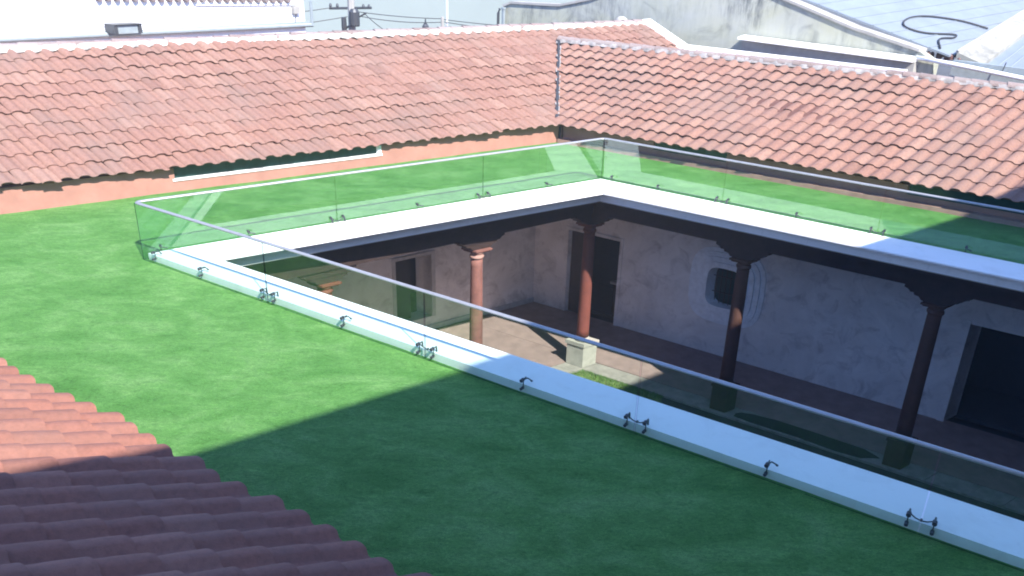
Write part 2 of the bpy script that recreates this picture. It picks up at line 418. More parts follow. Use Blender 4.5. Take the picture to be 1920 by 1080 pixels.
# unseen near side, closes the court
t = thing('gallery_wall', 'plain plaster wall closing the near side of the courtyard below the lawn', 'wall', W(6, -4.3, ZF))
G().box(-5, 20, -4.6, -4.3, ZF, -.27).put('wall', M['plaster'], t)
t = thing('gallery_wall', 'plain plaster wall closing the right end of the courtyard', 'wall', W(20, 6, ZF))
G().box(19.8, 20.1, -4.3, 14.2, ZF, -.345).put('wall', M['plaster'], t)

# ------------------------------------------------------------------ beams, columns
BC, AC = 11.15, .2
def beam(label, a0, a1, b0, b1):
    t = thing('roof_beam', label, 'beam', W((a0+a1)/2, (b0+b1)/2, -.88), 'wooden gallery beams')
    G().box(a0, a1, b0, b1, -.88, -.60).put('lower_beam', M['wood'], t)
    G().box(a0-.03, a1+.03, b0-.03, b1+.03, -.595, -.345).put('upper_beam', M['wood'], t)
beam('long dark wooden beam over the columns of the far gallery', AC+.23, 19.8, BC-.2, BC+.2)
beam('dark wooden beam over the columns of the left gallery', AC-.2, AC+.22, -4.2, BC+.24)
prof_hi = [(-.66, -.89), (-.66, -.95), (-.58, -.98), (-.52, -1.04), (.52, -1.04), (.58, -.98), (.66, -.95), (.66, -.89)]
prof_lo = [(-.46, -1.045), (-.44, -1.10), (-.34, -1.12), (-.28, -1.19), (-.2, -1.21), (.2, -1.21), (.28, -1.19), (.34, -1.12), (.44, -1.10), (.46, -1.045)]
def corbel(g, prof, a, b, along, w):
    if along == 'a': g.extr([W(a+u, b-w, z) for u, z in prof], W(0, 2*w)-W(0, 0))
    else: g.extr([W(a-w, b+u, z) for u, z in prof], W(2*w, 0)-W(0, 0))
def column(a, b, dirs, label, sunny=False, paint='column'):
    p = W(a, b, ZF); t = thing('column', label, 'column', p, 'columns round the courtyard')
    if paint == 'column_shaded': G().box(a-.21, a+.21, b-.20, b+.20, ZF, ZF+.70).box(a-.235, a+.235, b-.225, b+.225, ZF+.702, ZF+.78).put('pedestal', M['column_shaded'], t)
    else: G().box(a-.27, a+.27, b-.25, b+.25, ZF, ZF+.66).box(a-.31, a+.31, b-.285, b+.285, ZF+.662, ZF+.78).put('pedestal', M['stone'] if sunny else M['stone_shaded'], t)
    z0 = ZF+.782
    G().lathe(p, [(.20, z0), (.215, z0+.03), (.21, z0+.07), (.18, z0+.10), (.165, z0+.13)], 20).put('base', M['stone'] if sunny else M['stone_shaded'], t, smooth=True)
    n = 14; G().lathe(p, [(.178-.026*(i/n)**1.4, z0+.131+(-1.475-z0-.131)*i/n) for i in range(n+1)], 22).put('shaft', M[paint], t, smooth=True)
    G().lathe(p, [(.153, -1.474), (.18, -1.46), (.187, -1.43), (.18, -1.40), (.155, -1.385), (.16, -1.345), (.185, -1.315), (.195, -1.30)], 20).put('neck_ring', M['capital' if paint == 'column_pale' else paint], t, smooth=True)
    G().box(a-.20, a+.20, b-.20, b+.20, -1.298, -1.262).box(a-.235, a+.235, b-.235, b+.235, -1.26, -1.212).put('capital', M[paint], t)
    for i, d in enumerate(dirs):
        g = G(); e = .004*i
        corbel(g, [(u, z-e) for u, z in prof_hi], a, b, d, .17-e); corbel(g, [(u, z-e) for u, z in prof_lo], a, b, d, .15-e)
        g.put('bracket', M['wood'], t)
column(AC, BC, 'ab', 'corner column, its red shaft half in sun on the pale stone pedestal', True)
column(4.52, BC, 'a', 'shaded column in front of the moulded window with a small orange patch of sun', False, 'column_shaded')
column(8.93, BC, 'a', 'fully shaded dark column beside the wide black opening', False, 'column_shaded')
column(13.3, BC, 'a', 'far gallery column beyond the wide black opening', False, 'column_shaded')
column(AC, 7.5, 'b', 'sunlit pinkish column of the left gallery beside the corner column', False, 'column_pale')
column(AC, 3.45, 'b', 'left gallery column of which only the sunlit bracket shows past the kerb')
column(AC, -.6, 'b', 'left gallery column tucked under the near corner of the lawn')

# ------------------------------------------------------------------ glass balustrades
GL = [(-.07, -.07), (.56, 11.0), (18, 10.95)]
ZR = 1.2
def lerp(p, q, t): return (p[0]+(q[0]-p[0])*t, p[1]+(q[1]-p[1])*t)
def glass_panel(parent, p, q, z0=.01, z1=ZR-.02):
    P, Q = W(*p), W(*q); d = (Q-P).normalized(); n = Vector((-d.y, d.x, 0))*.006
    P = P+d*.009; Q = Q-d*.009
    vs = [P-n, Q-n, Q+n, P+n]
    bot = [Vector((v.x, v.y, z0)) for v in vs]; top = [Vector((v.x, v.y, z1)) for v in vs]
    mesh('glass_panel', bot+top, [(3, 2, 1, 0), (4, 5, 6, 7), (0, 1, 5, 4), (1, 2, 6, 5), (2, 3, 7, 6), (3, 0, 4, 7)], None, parent, mats=[M['glass'], M['glass_edge']], fm=[1, 1, 0, 1, 0, 1])
def clamp(parent, c, d, nrm, double, name='clamp'):
    """c: plan point on the glass, d: direction along it, nrm: unit vector towards the kerb"""
    g = G(); hw = .14 if double else 0
    offs = (-hw, hw) if double else (0,)
    for o in offs:
        for z, r in ((.235, .028), (.095, .023)):
            p = Vector((c.x, c.y, z))+d*o
            g.tube([p-nrm*.03, p-nrm*.007], r, 10)
            g.tube([p+nrm*.007, p+nrm*.035], r, 10)
            g.tube([p+nrm*.03, p+nrm*(.10 if z < .12 else .115)], .010, 6)
        g.tube([Vector((c.x, c.y, .09))+d*o+nrm*.04, Vector((c.x, c.y, .24))+d*o+nrm*.04], .008, 6)
    if double:
        m_ = Vector((c.x, c.y, .165))+nrm*.055
        for o in offs:
            g.tube([Vector((c.x, c.y, .235))+d*o+nrm*.035, Vector((c.x, c.y, .18))+d*o*.45+nrm*.05, m_], .009, 6)
        g.tube([m_, m_+nrm*.03], .016, 6)
        for o in offs:      # upper discs rest on a lug bent down to the kerb
            q = Vector((c.x, c.y, .23))+d*o+nrm*.11
            g.tube([q, Vector((q.x, q.y, .141))+nrm*.01], .014, 6)
    else:
        q = Vector((c.x, c.y, .23))+nrm*.11
        g.tube([Vector((c.x, c.y, .23))+nrm*.03, q+d*.03, q+d*.10+Vector((0, 0, -.02))], .011, 6)
        g.tube([q+d*.10+Vector((0, 0, -.02)), q+d*.10+Vector((0, 0, -.03))], .02, 8)
    g.put(name, M['clamp'], parent)
def run(label, p, q, joints, mids, nrm_sign, ends=True):
    P, Q = W(*p), W(*q); L = (Q-P).length; d = (Q-P).normalized(); n = Vector((-d.y, d.x, 0))*nrm_sign
    t = thing('glass_balustrade', label, 'railing', Vector(((P.x+Q.x)/2, (P.y+Q.y)/2, 0)), 'glass balustrades round the courtyard opening')
    js = [0]+joints+[L]
    def at(s): return lerp(p, q, s/L)
    for i in range(len(js)-1): glass_panel(t, at(js[i]), at(js[i+1]))
    for j in joints: clamp(t, W(*at(j)), d, n, True)
    for m_ in mids: clamp(t, W(*at(m_)), d, n, False)
    return t, P, Q, d, n
def rail(parent, pts): G().tube(pts, .037, 10, .68).put('handrail', M['steel'], parent, smooth=True)
tN, P, Q, d, n = run('long near glass balustrade with a grey handrail crossing in front of the courtyard', GL[0], (18, -.05), [3.52, 7.05, 10.68, 14.32], [.35, 1.72, 5.3, 8.85, 12.5, 16.2], 1)
c0 = W(*GL[0], ZR); rN = [c0+d*3*.06]
dl = (W(*GL[1])-W(*GL[0])).normalized(); dr_ = (W(*GL[2])-W(*GL[1])).normalized()
def arc(c, d1, d2, r=.16, k=6):
    out = []
    for i in range(k+1):
        u = i/k; out.append(c+d1*r*(1-u)**2+d2*r*u**2)
    return out
rail(tN, arc(c0, dl, d)[3:]+[c0+d*s for s in (1, 4, 8, 12, 17.9)])
cF = W(*GL[1], ZR)
tL, P, Q, d2, n = run('left glass balustrade along the lawn with a thin pale handrail', GL[0], GL[1], [4.05, 7.75], [.35, 2.1, 6.0, 9.6], -1)
rail(tL, arc(c0, dl, d)[:4][::-1]+[c0+dl*s for s in (1, 4, 8)]+[cF-dl*s for s in (1.0,)]+arc(cF, -dl, dr_)[:4])
tR, P, Q, d3, n = run('far glass balustrade in front of the right tiled wing', GL[1], (18, 10.95), [3.3, 6.9, 10.5, 14.1], [.3, 1.6, 5.1, 8.7, 12.2], -1)
rail(tR, arc(cF, -dl, dr_)[3:]+[cF+dr_*s for s in (1, 4, 8, 12, 17.3)])

# ------------------------------------------------------------------ tiled roofs
def tile_mesh(name, U, V, Nn, amp, seed, mat, nseg=9, gap=.02):
    rnd = random.Random(seed); vs = []; fs = []
    def h(s):
        s = (s-.0)
        if s < .68: q = (s-.34)/.34; return amp*max(0, 1-abs(q)**2.1)**.58
        q = (s-.68)/.32; return -.016*math.sin(math.pi*q)
    S = [i/nseg*1.02 for i in range(nseg+1)]
    tap = rnd.uniform(.97, 1.0)
    for (v, up) in ((-.07, .034), (.5, .018), (1.10, -.004)):
        for s in S:
            sc_ = 1.0 if v < 0 else (tap if v < 1 else tap*.93)
            vs.append(U*((s-.34)*sc_+.34)+V*v+Nn*(h(min(s, 1))*sc_+up))
    n = len(S)
    for r in range(2):
        for i in range(n-1): fs.append((r*n+i, r*n+i+1, (r+1)*n+i+1, (r+1)*n+i))
    b0 = len(vs)
    for s in S: vs.append(U*s+V*-.07+Nn*(h(min(s, 1))+.034))
    for s in S: vs.append(U*s+V*-.06+Nn*(h(min(s, 1))*.86+.012))
    for i in range(n-1): fs.append((b0+i+1, b0+i, b0+n+i, b0+n+i+1))
    b1 = len(vs)
    for s in S: vs.append(U*s+V*-.06+Nn*(h(min(s, 1))*.86+.012))
    for s in S: vs.append(U*s+V*.25+Nn*(h(min(s, 1))*.86+.004))
    for i in range(n-1): fs.append((b1+i+1, b1+i, b1+n+i, b1+n+i+1))
    me = bpy.data.meshes.new(name); me.from_pydata(vs, [], fs); me.materials.append(mat)
    for i, p in enumerate(me.polygons): p.use_smooth = (i < 2*(n-1))
    me.update(); return me, vs, fs
def project(P):
    q = P-Vector((0, 0, H)); z = q.dot(fw)
    if z < .2: return None
    return (960+1575*q.dot(rt)/z, 540+1575*q.dot(dn)/z, z)
def tile_roof(roof, E0, E1, R0, R1, nu, nv, amp, mat, keep=lambda P: True, joff=.04, limit=290):
    U = ((E1-E0)+(R1-R0))/2/nu; V = ((R0-E0)+(R1-E1))/2/nv
    Nn = (E1-E0).cross(R0-E0).normalized()
    if Nn.z < 0: Nn = -Nn
    var = [tile_mesh('roof_tile', U, V, Nn, amp, k, mat) for k in range(4)]
    cells = []
    for i in range(nu):
        cj = random.uniform(-joff, joff)
        for j in range(nv):
            u, v = i/nu, (j+cj+random.uniform(-.025, .025))/nv
            if j == 0: v = max(v, -.02) if joff < .06 else v
            P = (E0*(1-u)+E1*u)*(1-v)+(R0*(1-u)+R1*u)*v + Nn*random.uniform(0, .008) + U*random.uniform(-.015, .015)
            P = P + Nn*(.018*math.sin(i*.33+j*.5)+.014*math.sin(i*.11-j*.9+1.0)) + V*(.05*math.sin(i*.21+j*1.7) if joff < .06 else 0)
            if random.random() < .03: P = P - V*random.uniform(.04, .12) + Nn*.006
            Pm = P+U*.5+V*.5
            if not keep(Pm): continue
            q = project(Pm); vis = q and -40 < q[0] < 1960 and -20 < q[1] < 1110
            cells.append((0 if vis else 1, (q[2] if q else 99), i, j, P))
    cells.sort(key=lambda c: (c[0], c[1]))
    pl_ = LOC[roof.name]
    for c in cells[:limit]:
        if c[0]: continue
        me = var[random.randrange(4)][0]
        o = bpy.data.objects.new('roof_tile', me); COL.objects.link(o); o.parent = roof; o.location = c[4]-pl_
        o.rotation_euler = (random.uniform(-.018, .018), random.uniform(-.018, .018), random.uniform(-.02, .02))
    rest = [c for k, c in enumerate(cells) if k >= limit or c[0]]
    if rest:
        vs = []; fs = []; tint = []
        for c in rest:
            _, tv, tf = var[random.randrange(4)]; n = len(vs)
            vs += [c[4]-pl_+x for x in tv]; fs += [tuple(k+n for k in f) for f in tf]; tint += [random.random()]*len(tv)
        me = bpy.data.meshes.new('tile_field'); me.from_pydata(vs, [], fs); me.materials.append(mat)
        at = me.attributes.new('tint', 'FLOAT', 'POINT'); at.data.foreach_set('value', tint)
        per = len(var[0][2])
        for k, p in enumerate(me.polygons): p.use_smooth = (k % per) < 18
        me.update(); o = bpy.data.objects.new('tile_field', me); COL.objects.link(o); o.parent = roof; o['kind'] = 'stuff'
    return U, V, Nn
def ridge_line(roof, P0, P1, r, mat, n, mortar=1.0):
    D = (P1-P0)/n; d = D.normalized(); side = d.cross(Vector((0, 0, 1))).normalized(); up = side.cross(d)
    vs = []; fs = []; K = 7
    for v, rr in ((-.04, 1.1), (1.0, .92)):
        for k in range(K+1):
            t_ = math.pi*k/K; vs.append(D*v+side*r*rr*math.cos(t_)+up*r*rr*math.sin(t_)*.85)
    for k in range(K): fs.append((k, k+1, K+2+k, K+1+k))
    n0 = len(vs)
    for sc_ in (1.1, .85):
        for k in range(K+1):
            t_ = math.pi*k/K; vs.append(D*-.04+side*r*sc_*math.cos(t_)+up*r*sc_*math.sin(t_)*.85)
    for k in range(K): fs.append((n0+k+1, n0+k, n0+K+1+k, n0+K+2+k))
    me = bpy.data.meshes.new('ridge_tile'); me.from_pydata(vs, [], fs); me.materials.append(mat)
    for k, p in enumerate(me.polygons): p.use_smooth = k < K
    pl_ = LOC[roof.name]
    for i in range(n):
        o = bpy.data.objects.new('ridge_tile', me); COL.objects.link(o); o.parent = roof
        o.location = P0+D*i+Vector((0, 0, random.uniform(-.012, .012)))-pl_; o.rotation_euler = (0, random.uniform(-.01, .01), random.uniform(-.02, .02))
    if mortar:
        g = G(); m_ = n*6
        for s in (-1, 1):                                          # lumpy mortar bedding both sides
            pts = []
            base = len(g.v)
            for i in range(m_+1):
                p = P0+(P1-P0)*(i/m_); w0 = r*.75; w1 = r*(.9+mortar*(.1+.65*abs(math.sin(math.pi*(P1-P0).length*i/m_/.375))+random.uniform(-.1, .25))); dz = random.uniform(-.01, .02)
                g.v += [p+side*s*w0+up*r*.5, p+side*s*(w0+w1)/2+up*(r*.25+dz), p+side*s*w1-Vector((0, 0, .06+.45*(w1-r*.8)))+up*.02]
            for i in range(m_):
                k = base+i*3
                g.f += [(k, k+1, k+4, k+3), (k+1, k+2, k+5, k+4)]
        g.put('ridge_mortar', M['mortar'] if mortar > .8 else M['mortar_dirty'], roof, smooth=True)
def slab(name, q, th, mat, parent): # thin roof board
    dz = Vector((0, 0, -th)); return G().hexa([p+dz for p in q], q).put(name, mat, parent)

# left wing
dz_ = Vector((0, 0, -.09))
LE0, LE1 = W(-4.78, -4.0, .71), W(-2.98, 22.2, .50)
LR0, LR1 = W(-9.45, -4.0, 3.05), W(-7.65, 22.2, 2.80)
RE0, RE1 = W(-7.6, 14.0, .55), W(14, 14.0, .66)
RR0, RR1 = W(-7.6, 17.8, 2.50), W(14, 19.05, 2.52)
def plane_z(P0, P1, P2):
    n = (P1-P0).cross(P2-P0)
    return lambda P: P0.z-(n.x*(P.x-P0.x)+n.y*(P.y-P0.y))/n.z
zL = plane_z(LE0, LE1, (LR0+LR1)/2); zR = plane_z(RE0, RE1, (RR0+RR1)/2)
import mathutils
iM = Matrix(((eA.x, eB.x), (eA.y, eB.y))).inverted()
def AB(P): v = iM @ Vector((P.x-OX, P.y-OY)); return v.x, v.y
def keepL(P):
    a, b = AB(P)
    if b < 14: return True
    if b < 18.2: return zL(P) > zR(P)-.10
    return zL(P) > 2.5-(b-18.2)*.3-.1
def keepR(P):
    a, b = AB(P)
    return a > -3.2 or zR(P) > zL(P)-.10
wingL = thing('tiled_wing', 'long tiled wing on the left, a low window with white sill under its eave', 'building', W(-8, 6, 0))
aw0, aw1 = -4.72, -3.72
def LWp(b, da=0): return (aw0+(aw1-aw0)*(b+.3)/14.7+da, b)
g = G()
for b0, b1, z1 in ((-4, 3.35, .60), (3.35, 8.55, .27), (8.55, 14.38, .56)):
    g.prism([LWp(b0), LWp(b1), LWp(b1, -.25), LWp(b0, -.25)], -.02, z1)
g.put('wall', M['pinkwall'], wingL)
w = G().prism([LWp(3.36, -.06), LWp(8.54, -.06), LWp(8.54, -.09), LWp(3.36, -.09)], .33, .60).put('window', M['pane_dark'], wingL)
G().prism([LWp(3.30, .03), LWp(8.60, .03), LWp(8.60, -.2), LWp(3.30, -.2)], .272, .325).put('sill', M['white'], w)
G().prism([LWp(8.50, .02), LWp(8.58, .02), LWp(8.58, -.1), LWp(8.50, -.1)], .326, .56).put('frame', M['white'], w)
for b in (4.6, 5.9, 7.2): G().prism([LWp(b, -.05), LWp(b+.035, -.05), LWp(b+.035, -.08), LWp(b, -.08)], .326, .6).put('mullion', M['pane_dark'], w)
roofL = slab('roof', [LE0.lerp(LR0, .05)+dz_, LE1.lerp(LR1, .05)+dz_, LR1+dz_, LR0+dz_], .05, M['under'], wingL)
LOCK = LOC[roofL.name]
tile_roof(roofL, LE0, LE1, LR0, LR1, 70, 10, .064, M['tile'], keepL, .05)
ridge_line(roofL, LR0+Vector((0, 0, .03)), LR1+Vector((0, 0, .03)), .13, M['ridge'], 62)
slab('far_slope', [LR0-Vector((0, 0, .03)), LR1-Vector((0, 0, .03)), W(-12.4, 22.2, .5), W(-14.0, -4, .7)], .05, M['tile'], wingL)
G().prism([(-12.2, 22.15), (-4.0, 22.15), (-4.0, 22.0), (-12.2, 22.0)], -6, .5).put('end_wall', M['pinkwall'], wingL)
g = G(); up_ = Vector((0, 0, .24)); p0, p1 = LR1+Vector((0, 0, -.1)), LE1+(LR1-LE1)*.35+Vector((0, 0, -.1)); e_ = W(0, .42)-W(0, 0)
g.hexa([p0, p1, p1+e_, p0+e_], [p0+up_, p1+up_, p1+e_+up_, p0+e_+up_]); g.put('gable_parapet', M['white'], wingL)
G().prism([(-13.6, -4), (-12.2, 22.0), (-12.0, 22.0), (-13.4, -4)], -6, .6).put('back_wall', M['pinkwall'], wingL)

# right wing
wingR = thing('tiled_wing', 'tiled wing on the right behind the far glass railing, its wall shaded under the eave', 'building', W(5, 16, 0))
g = G(); wl_ = []
for a0, a1, z0, z1 in ((-3.7, -.7, -.02, .5), (-.7, 1.5, -.02, .26), (1.5, 6.2, -.02, .5), (6.2, 10, -.02, .26), (10, 14, -.02, .5)):
    g.box(a0, a1, 14.4, 14.65, z0, z1)
g.put('wall', M['pinkwall'], wingR)
for a0, a1 in ((-.69, 1.49), (6.21, 9.99)):
    w = G().box(a0, a1, 14.46, 14.49, .262, .56).put('window', M['pane_dark'], wingR)
    G().box(a0, a1, 14.38, 14.45, .262, .285).put('sill', M['pane_dark'], w)
G().box(-3.68, 14, 14.17, 14.398, -.01, .12).put('plinth', M['pinkbase'], wingR)
roofR = slab('roof', [RE0.lerp(RR0, .05)+dz_, RE1.lerp(RR1, .05)+dz_, RR1+dz_, RR0+dz_], .05, M['under'], wingR)
tile_roof(roofR, RE0, RE1, RR0, RR1, 58, 10, .060, M['tile'], keepR, .045)
ridge_line(roofR, W(-7.1, 17.83, 2.53), RR1+Vector((0, 0, .03)), .13, M['ridge'], 50, .45)
slab('far_slope', [RR0+dz_, RR1+dz_, W(14, 22.6, .6), W(-7.6, 21.9, .5)], .05, M['tile'], wingR)
G().box(-7, 14, 21.6, 21.8, -6, .6).put('back_wall', M['pinkwall'], wingR)
# valley between the two wings: dark joint with white mortar flecks
v0, v1 = W(-3.62, 14.05, .60), W(-7.12, 17.83, 2.56); g = G(); n = 24
dv = (v1-v0)/n; sd = dv.cross(Vector((0, 0, 1))).normalized()
for i in range(n):
    w_ = .028+random.uniform(0, .02); p = v0+dv*i+Vector((0, 0, .06)); q = p+dv
    g.hexa([p-sd*w_-Vector((0, 0, .1)), q-sd*w_-Vector((0, 0, .1)), q+sd*w_-Vector((0, 0, .1)), p+sd*w_-Vector((0, 0, .1))], [p-sd*w_, q-sd*w_, q+sd*w_, p+sd*w_])
g.put('valley_gutter', M['black'], wingR)
g = G()
for i in range(n*2):
    p = v0+dv*(i/2)+Vector((0, 0, .06))
    for s in (-1, 1):
        if random.random() < (.6 if s > 0 else .12):
            q = p+sd*s*random.uniform(.045, .07); r_2 = random.uniform(.010, .028); dz2 = Vector((0, 0, r_2*1.2)); e1 = dv*.4; e2 = sd*r_2
            g.hexa([q-e2, q+e1-e2, q+e1+e2, q+e2], [q-e2*.5+dz2, q+e1-e2*.5+dz2, q+e1+e2*.5+dz2, q+e2*.5+dz2])
g.put('valley_mortar', M['mortar_dirty'], wingR)
G().tube([W(-3.70, 14.28, .58), W(-3.70, 14.26, .12)], .035, 10).put('downpipe', M['black'], wingR)

# near roof at the lower left
wingN = thing('tiled_wing', 'near tiled roof slope in the lower left corner, mostly in purple shade', 'building', W(8, -7, 0))
NE0, NE1 = W(-2.0, -4.70, .45), W(15.64, -4.70, .45)
NR0, NR1 = W(-2.0, -10.0, .45+5.44*.37), W(15.64, -10.0, .45+5.44*.37)
G().box(-2, 15.6, -5.0, -4.8, -.02, .42).put('wall', M['pinkwall'], wingN)
roofN = slab('roof', [NE0.lerp(NR0, .04)+dz_, NE1.lerp(NR1, .04)+dz_, NR1+dz_, NR0+dz_], .05, M['under'], wingN)
tile_roof(roofN, NE0, NE1, NR0, NR1, 42, 11, .085, M['tile_near'], lambda P: True, .22, 300)
ridge_line(roofN, NR0+Vector((0, 0, .03)), NR1+Vector((0, 0, .03)), .14, M['ridge'], 40)
slab('far_slope', [NR0+dz_, NR1+dz_, W(15.64, -15, .5), W(-2, -15, .5)], .05, M['tile_near'], wingN)
G().box(-2, 15.6, -14.8, -14.6, -6, .4).put('back_wall', M['pinkwall'], wingN)

# tall building at the right, outside the picture, whose roof edge shades half the lawn
tb = thing('tall_building', 'tall cream building rising just right of the picture that shades half the lawn', 'building', W(25, 0, -6))
CA = 7.62+12.5
G().box(CA, CA+10, -22, 22, -6, 12.3).put('wall', M['cream'], tb)
G().box(CA-.002, CA+10, -22, 22, 12.302, 12.5).put('cornice', M['cream'], tb)
for b in range(-16, 20, 4):
    w = G().box(CA-.04, CA-.01, b, b+1.3, 1.5, 3.3).put('window', M['pane_dark'], tb)
    G().box(CA-.09, CA-.01, b-.1, b+1.4, 1.38, 1.48).put('sill', M['white'], w)

# ------------------------------------------------------------------ background
# white building behind the left wing
wb = thing('white_building', 'glaring white plastered building behind the left wing with a gutter along its foot', 'building', W(-15, 5, -6))
G().hexa([W(-20, -14, -6), W(-14, -14, -6), W(-14, 14.1, -6), W(-20, 14.1, -6)], [W(-20, -14, 4.5), W(-14, -14, 4.5), W(-14, 14.1, 3.38), W(-20, 14.1, 3.38)]).put('wall', M['white'], wb)
g = G()
g.hexa([W(-14.02, 10.4, 3.36), W(-13.93, 10.4, 3.36), W(-13.93, 13.8, 3.26), W(-14.02, 13.8, 3.26)], [W(-14.02, 10.4, 3.40), W(-13.93, 10.4, 3.40), W(-13.93, 13.8, 3.30), W(-14.02, 13.8, 3.30)]); g.put('cornice', M['white'], wb)
g = G(); b = 7.5
while b < 13.7:
    zt = 3.60-.19*(b-9.3)/4.5
    g.tube([W(-14.3, b, zt+.03), W(-13.85, b, zt)], .085, 8); b += .26
g.put('coping_tile', M['ridge'], wb)
G().tube([W(-13.88, -14, 2.62), W(-13.88, 4, 2.62), W(-13.88, 14.3, 2.58)], .075, 8).put('gutter', M['zinc'], wb)
G().box(-13.98, -13.9, -14, 14.2, 2.66, 2.70).put('flashing', M['zinc'], wb)
G().tube([W(-13.85, 14.25, 2.55), W(-13.85, 14.25, 3.38)], .05, 8).put('downpipe', M['zinc'], wb)
vb = thing('vent_box', 'small pale box vent with dark cheeks on the gutter line of the white building', 'vent', W(-13.6, 8.0, 2.7))
G().box(-13.9, -13.45, 7.62, 8.22, 2.66, 2.90).put('housing', M['zinc'], vb)
G().box(-13.9, -13.40, 7.52, 7.615, 2.66, 2.92).put('cheek', M['clamp'], vb)
G().box(-13.9, -13.40, 8.225, 8.32, 2.66, 2.92).put('cheek', M['clamp'], vb)
G().box(-13.9, -13.38, 7.5, 8.34, 2.922, 2.95).put('lid', M['clamp'], vb)
mb = thing('meter_box', 'small grey meter box on the right end of the white wall', 'box', W(-13.9, 13.7, 2.95))
G().box(-13.98, -13.85, 13.62, 13.84, 2.98, 3.22).put('housing', M['conc'], mb)
G().tube([W(-13.9, 13.73, 2.98), W(-13.9, 13.68, 2.7)], .015, 6).put('conduit', M['cable'], mb)

# large pale building across the street
fb = thing('warehouse', 'huge plain grey-green building far across the street behind the wires', 'building', (-12, 66, -6))
g = G(); g.hexa([(-46, 50, -6), (10, 62, -6), (8, 80, -6), (-48, 70, -6)], [(-46, 50, 10), (10, 62, 10), (8, 80, 10), (-48, 70, 10)]); g.put('wall', M['ochre'], fb)

# mould streaked gable wall with sheet roof behind
gb = thing('old_gable_building', 'old building with mould streaked gable wall and pale blue sheet roof, behind the right wing', 'building', W(-5, 25, -6))
top = [(-15.45, 2.70), (-15.05, 2.86), (-12.75, 2.93), (-11.3, 3.28), (-9.0, 4.2), (-6.0, 4.62), (-3.78, 3.84), (-3.2, 3.67), (-1.3, 3.08), (.91, 2.57), (1.4, 2.3), (1.4, -6), (-15.45, -6)]
G().extr([W(a, 24, z) for a, z in top], W(0, .3)-W(0, 0)).put('wall', M['stain'], gb)
g = G()
for (a0, z0), (a1, z1) in zip(top[:9], top[1:10]):
    g.hexa([W(a0, 23.93, z0), W(a1, 23.93, z1), W(a1, 24.4, z1), W(a0, 24.4, z0)], [W(a0, 23.93, z0+.09), W(a1, 23.93, z1+.09), W(a1, 24.4, z1+.09), W(a0, 24.4, z0+.09)])
g.put('coping', M['conc'], gb)
# the sheet roof runs back from the right verge
def gr(a, b, z): return W(a, b, z)
V1, V2, V0 = W(-6.0, 24.42, 4.66), W(1.6, 24.42, 2.50), W(-12, 24.42, 4.2)
bk = W(0, 18)-W(0, 0)+Vector((0, 0, .9))
slab('sheet_roof', [V1, V2, V2+bk, V1+bk], .06, M['greyroof'], gb)
g = G()
for k in range(1, 12):
    f = k/12; p = V1*(1-f)+V2*f+Vector((0, 0, .012)); g.tube([p, p+bk], .018, 5)
g.put('roof_seam', M['greyroof'], gb)
slab('far_slope', [V0, V1, V1+bk, V0+bk], .06, M['greyroof'], gb)
# lean-to ledge and gutter on the gable wall
G().hexa([W(-4.95, 23.55, 2.42), W(.95, 23.55, 2.26), W(.95, 23.92, 2.26), W(-4.95, 23.92, 2.42)], [W(-4.95, 23.55, 2.50), W(.95, 23.55, 2.34), W(.95, 23.92, 2.42), W(-4.95, 23.92, 2.56)]).put('ledge', M['white'], gb)
G().hexa([W(-4.9, 23.75, 1.5), W(.95, 23.75, 1.4), W(.95, 23.98, 1.4), W(-4.9, 23.98, 1.5)], [W(-4.9, 23.75, 2.41), W(.95, 23.75, 2.25), W(.95, 23.98, 2.25), W(-4.9, 23.98, 2.41)]).put('recess_wall', M['conc'], gb)
G().hexa([W(-8.2, 22.75, 1.9), W(1.2, 22.75, 1.9), W(1.2, 22.95, 1.9), W(-8.2, 22.95, 1.9)], [W(-8.2, 22.75, 2.14), W(1.2, 22.75, 2.10), W(1.2, 22.95, 2.10), W(-8.2, 22.95, 2.14)]).put('lower_coping', M['white'], gb)
# right neighbour: ribbed roof with cream weathered parapet
rb = thing('ribbed_roof_building', 'neighbouring building with a weathered cream parapet and ribbed metal roof at the right edge', 'building', W(5, 27, -6))
u0, u1, l1, l0 = W(1.77, 24.5, 2.61), W(1.0, 33, 4.55), W(1.45, 33, 4.38), W(2.6, 24.5, 2.32); dd = Vector((0, 0, 3))
G().hexa([u0-dd, l0-dd, l1-dd, u1-dd], [u0, l0, l1, u1]).put('parapet', M['bluewhite'], rb)
G().tube([u0+Vector((0, 0, .02)), u1+Vector((0, 0, .02))], .05, 6).put('capping', M['conc'], rb)
A_, B_ = l0-Vector((0, 0, .12)), l1-Vector((0, 0, .12)); ex = W(9, 0)-W(0, 0)
slab('ribbed_roof', [A_, A_+ex-Vector((0, 0, .4)), B_+ex-Vector((0, 0, .4)), B_], .06, M['ribroof'], rb)
for k in range(1, 26):
    p = A_*(1-k/26)+(A_+ex-Vector((0, 0, .4)))*(k/26); q = B_*(1-k/26)+(B_+ex-Vector((0, 0, .4)))*(k/26); u_ = Vector((0, 0, .02))
    G().tube([p+u_, q+u_], .035, 6).put('rib', M['ribroof'], rb)
G().hexa([W(1.9, 24.1, -6), W(11, 24.1, -6), W(11, 24.3, -6), W(1.9, 24.3, -6)], [W(1.9, 24.1, 2.40), W(11, 24.1, 2.2), W(11, 24.3, 2.2), W(1.9, 24.3, 2.40)]).put('wall', M['zinc'], rb)
gp = thing('gutter_pipe', 'long pale gutter pipe running down to the right edge behind the right wing ridge', 'gutter', W(3, 23.8, 2.1))
G().tube([W(.9, 23.85, 2.40), W(2.5, 23.85, 2.26), W(4.3, 23.85, 2.07), W(8, 23.85, 1.75)], .075, 8).put('pipe', M['white'], gp, smooth=True)
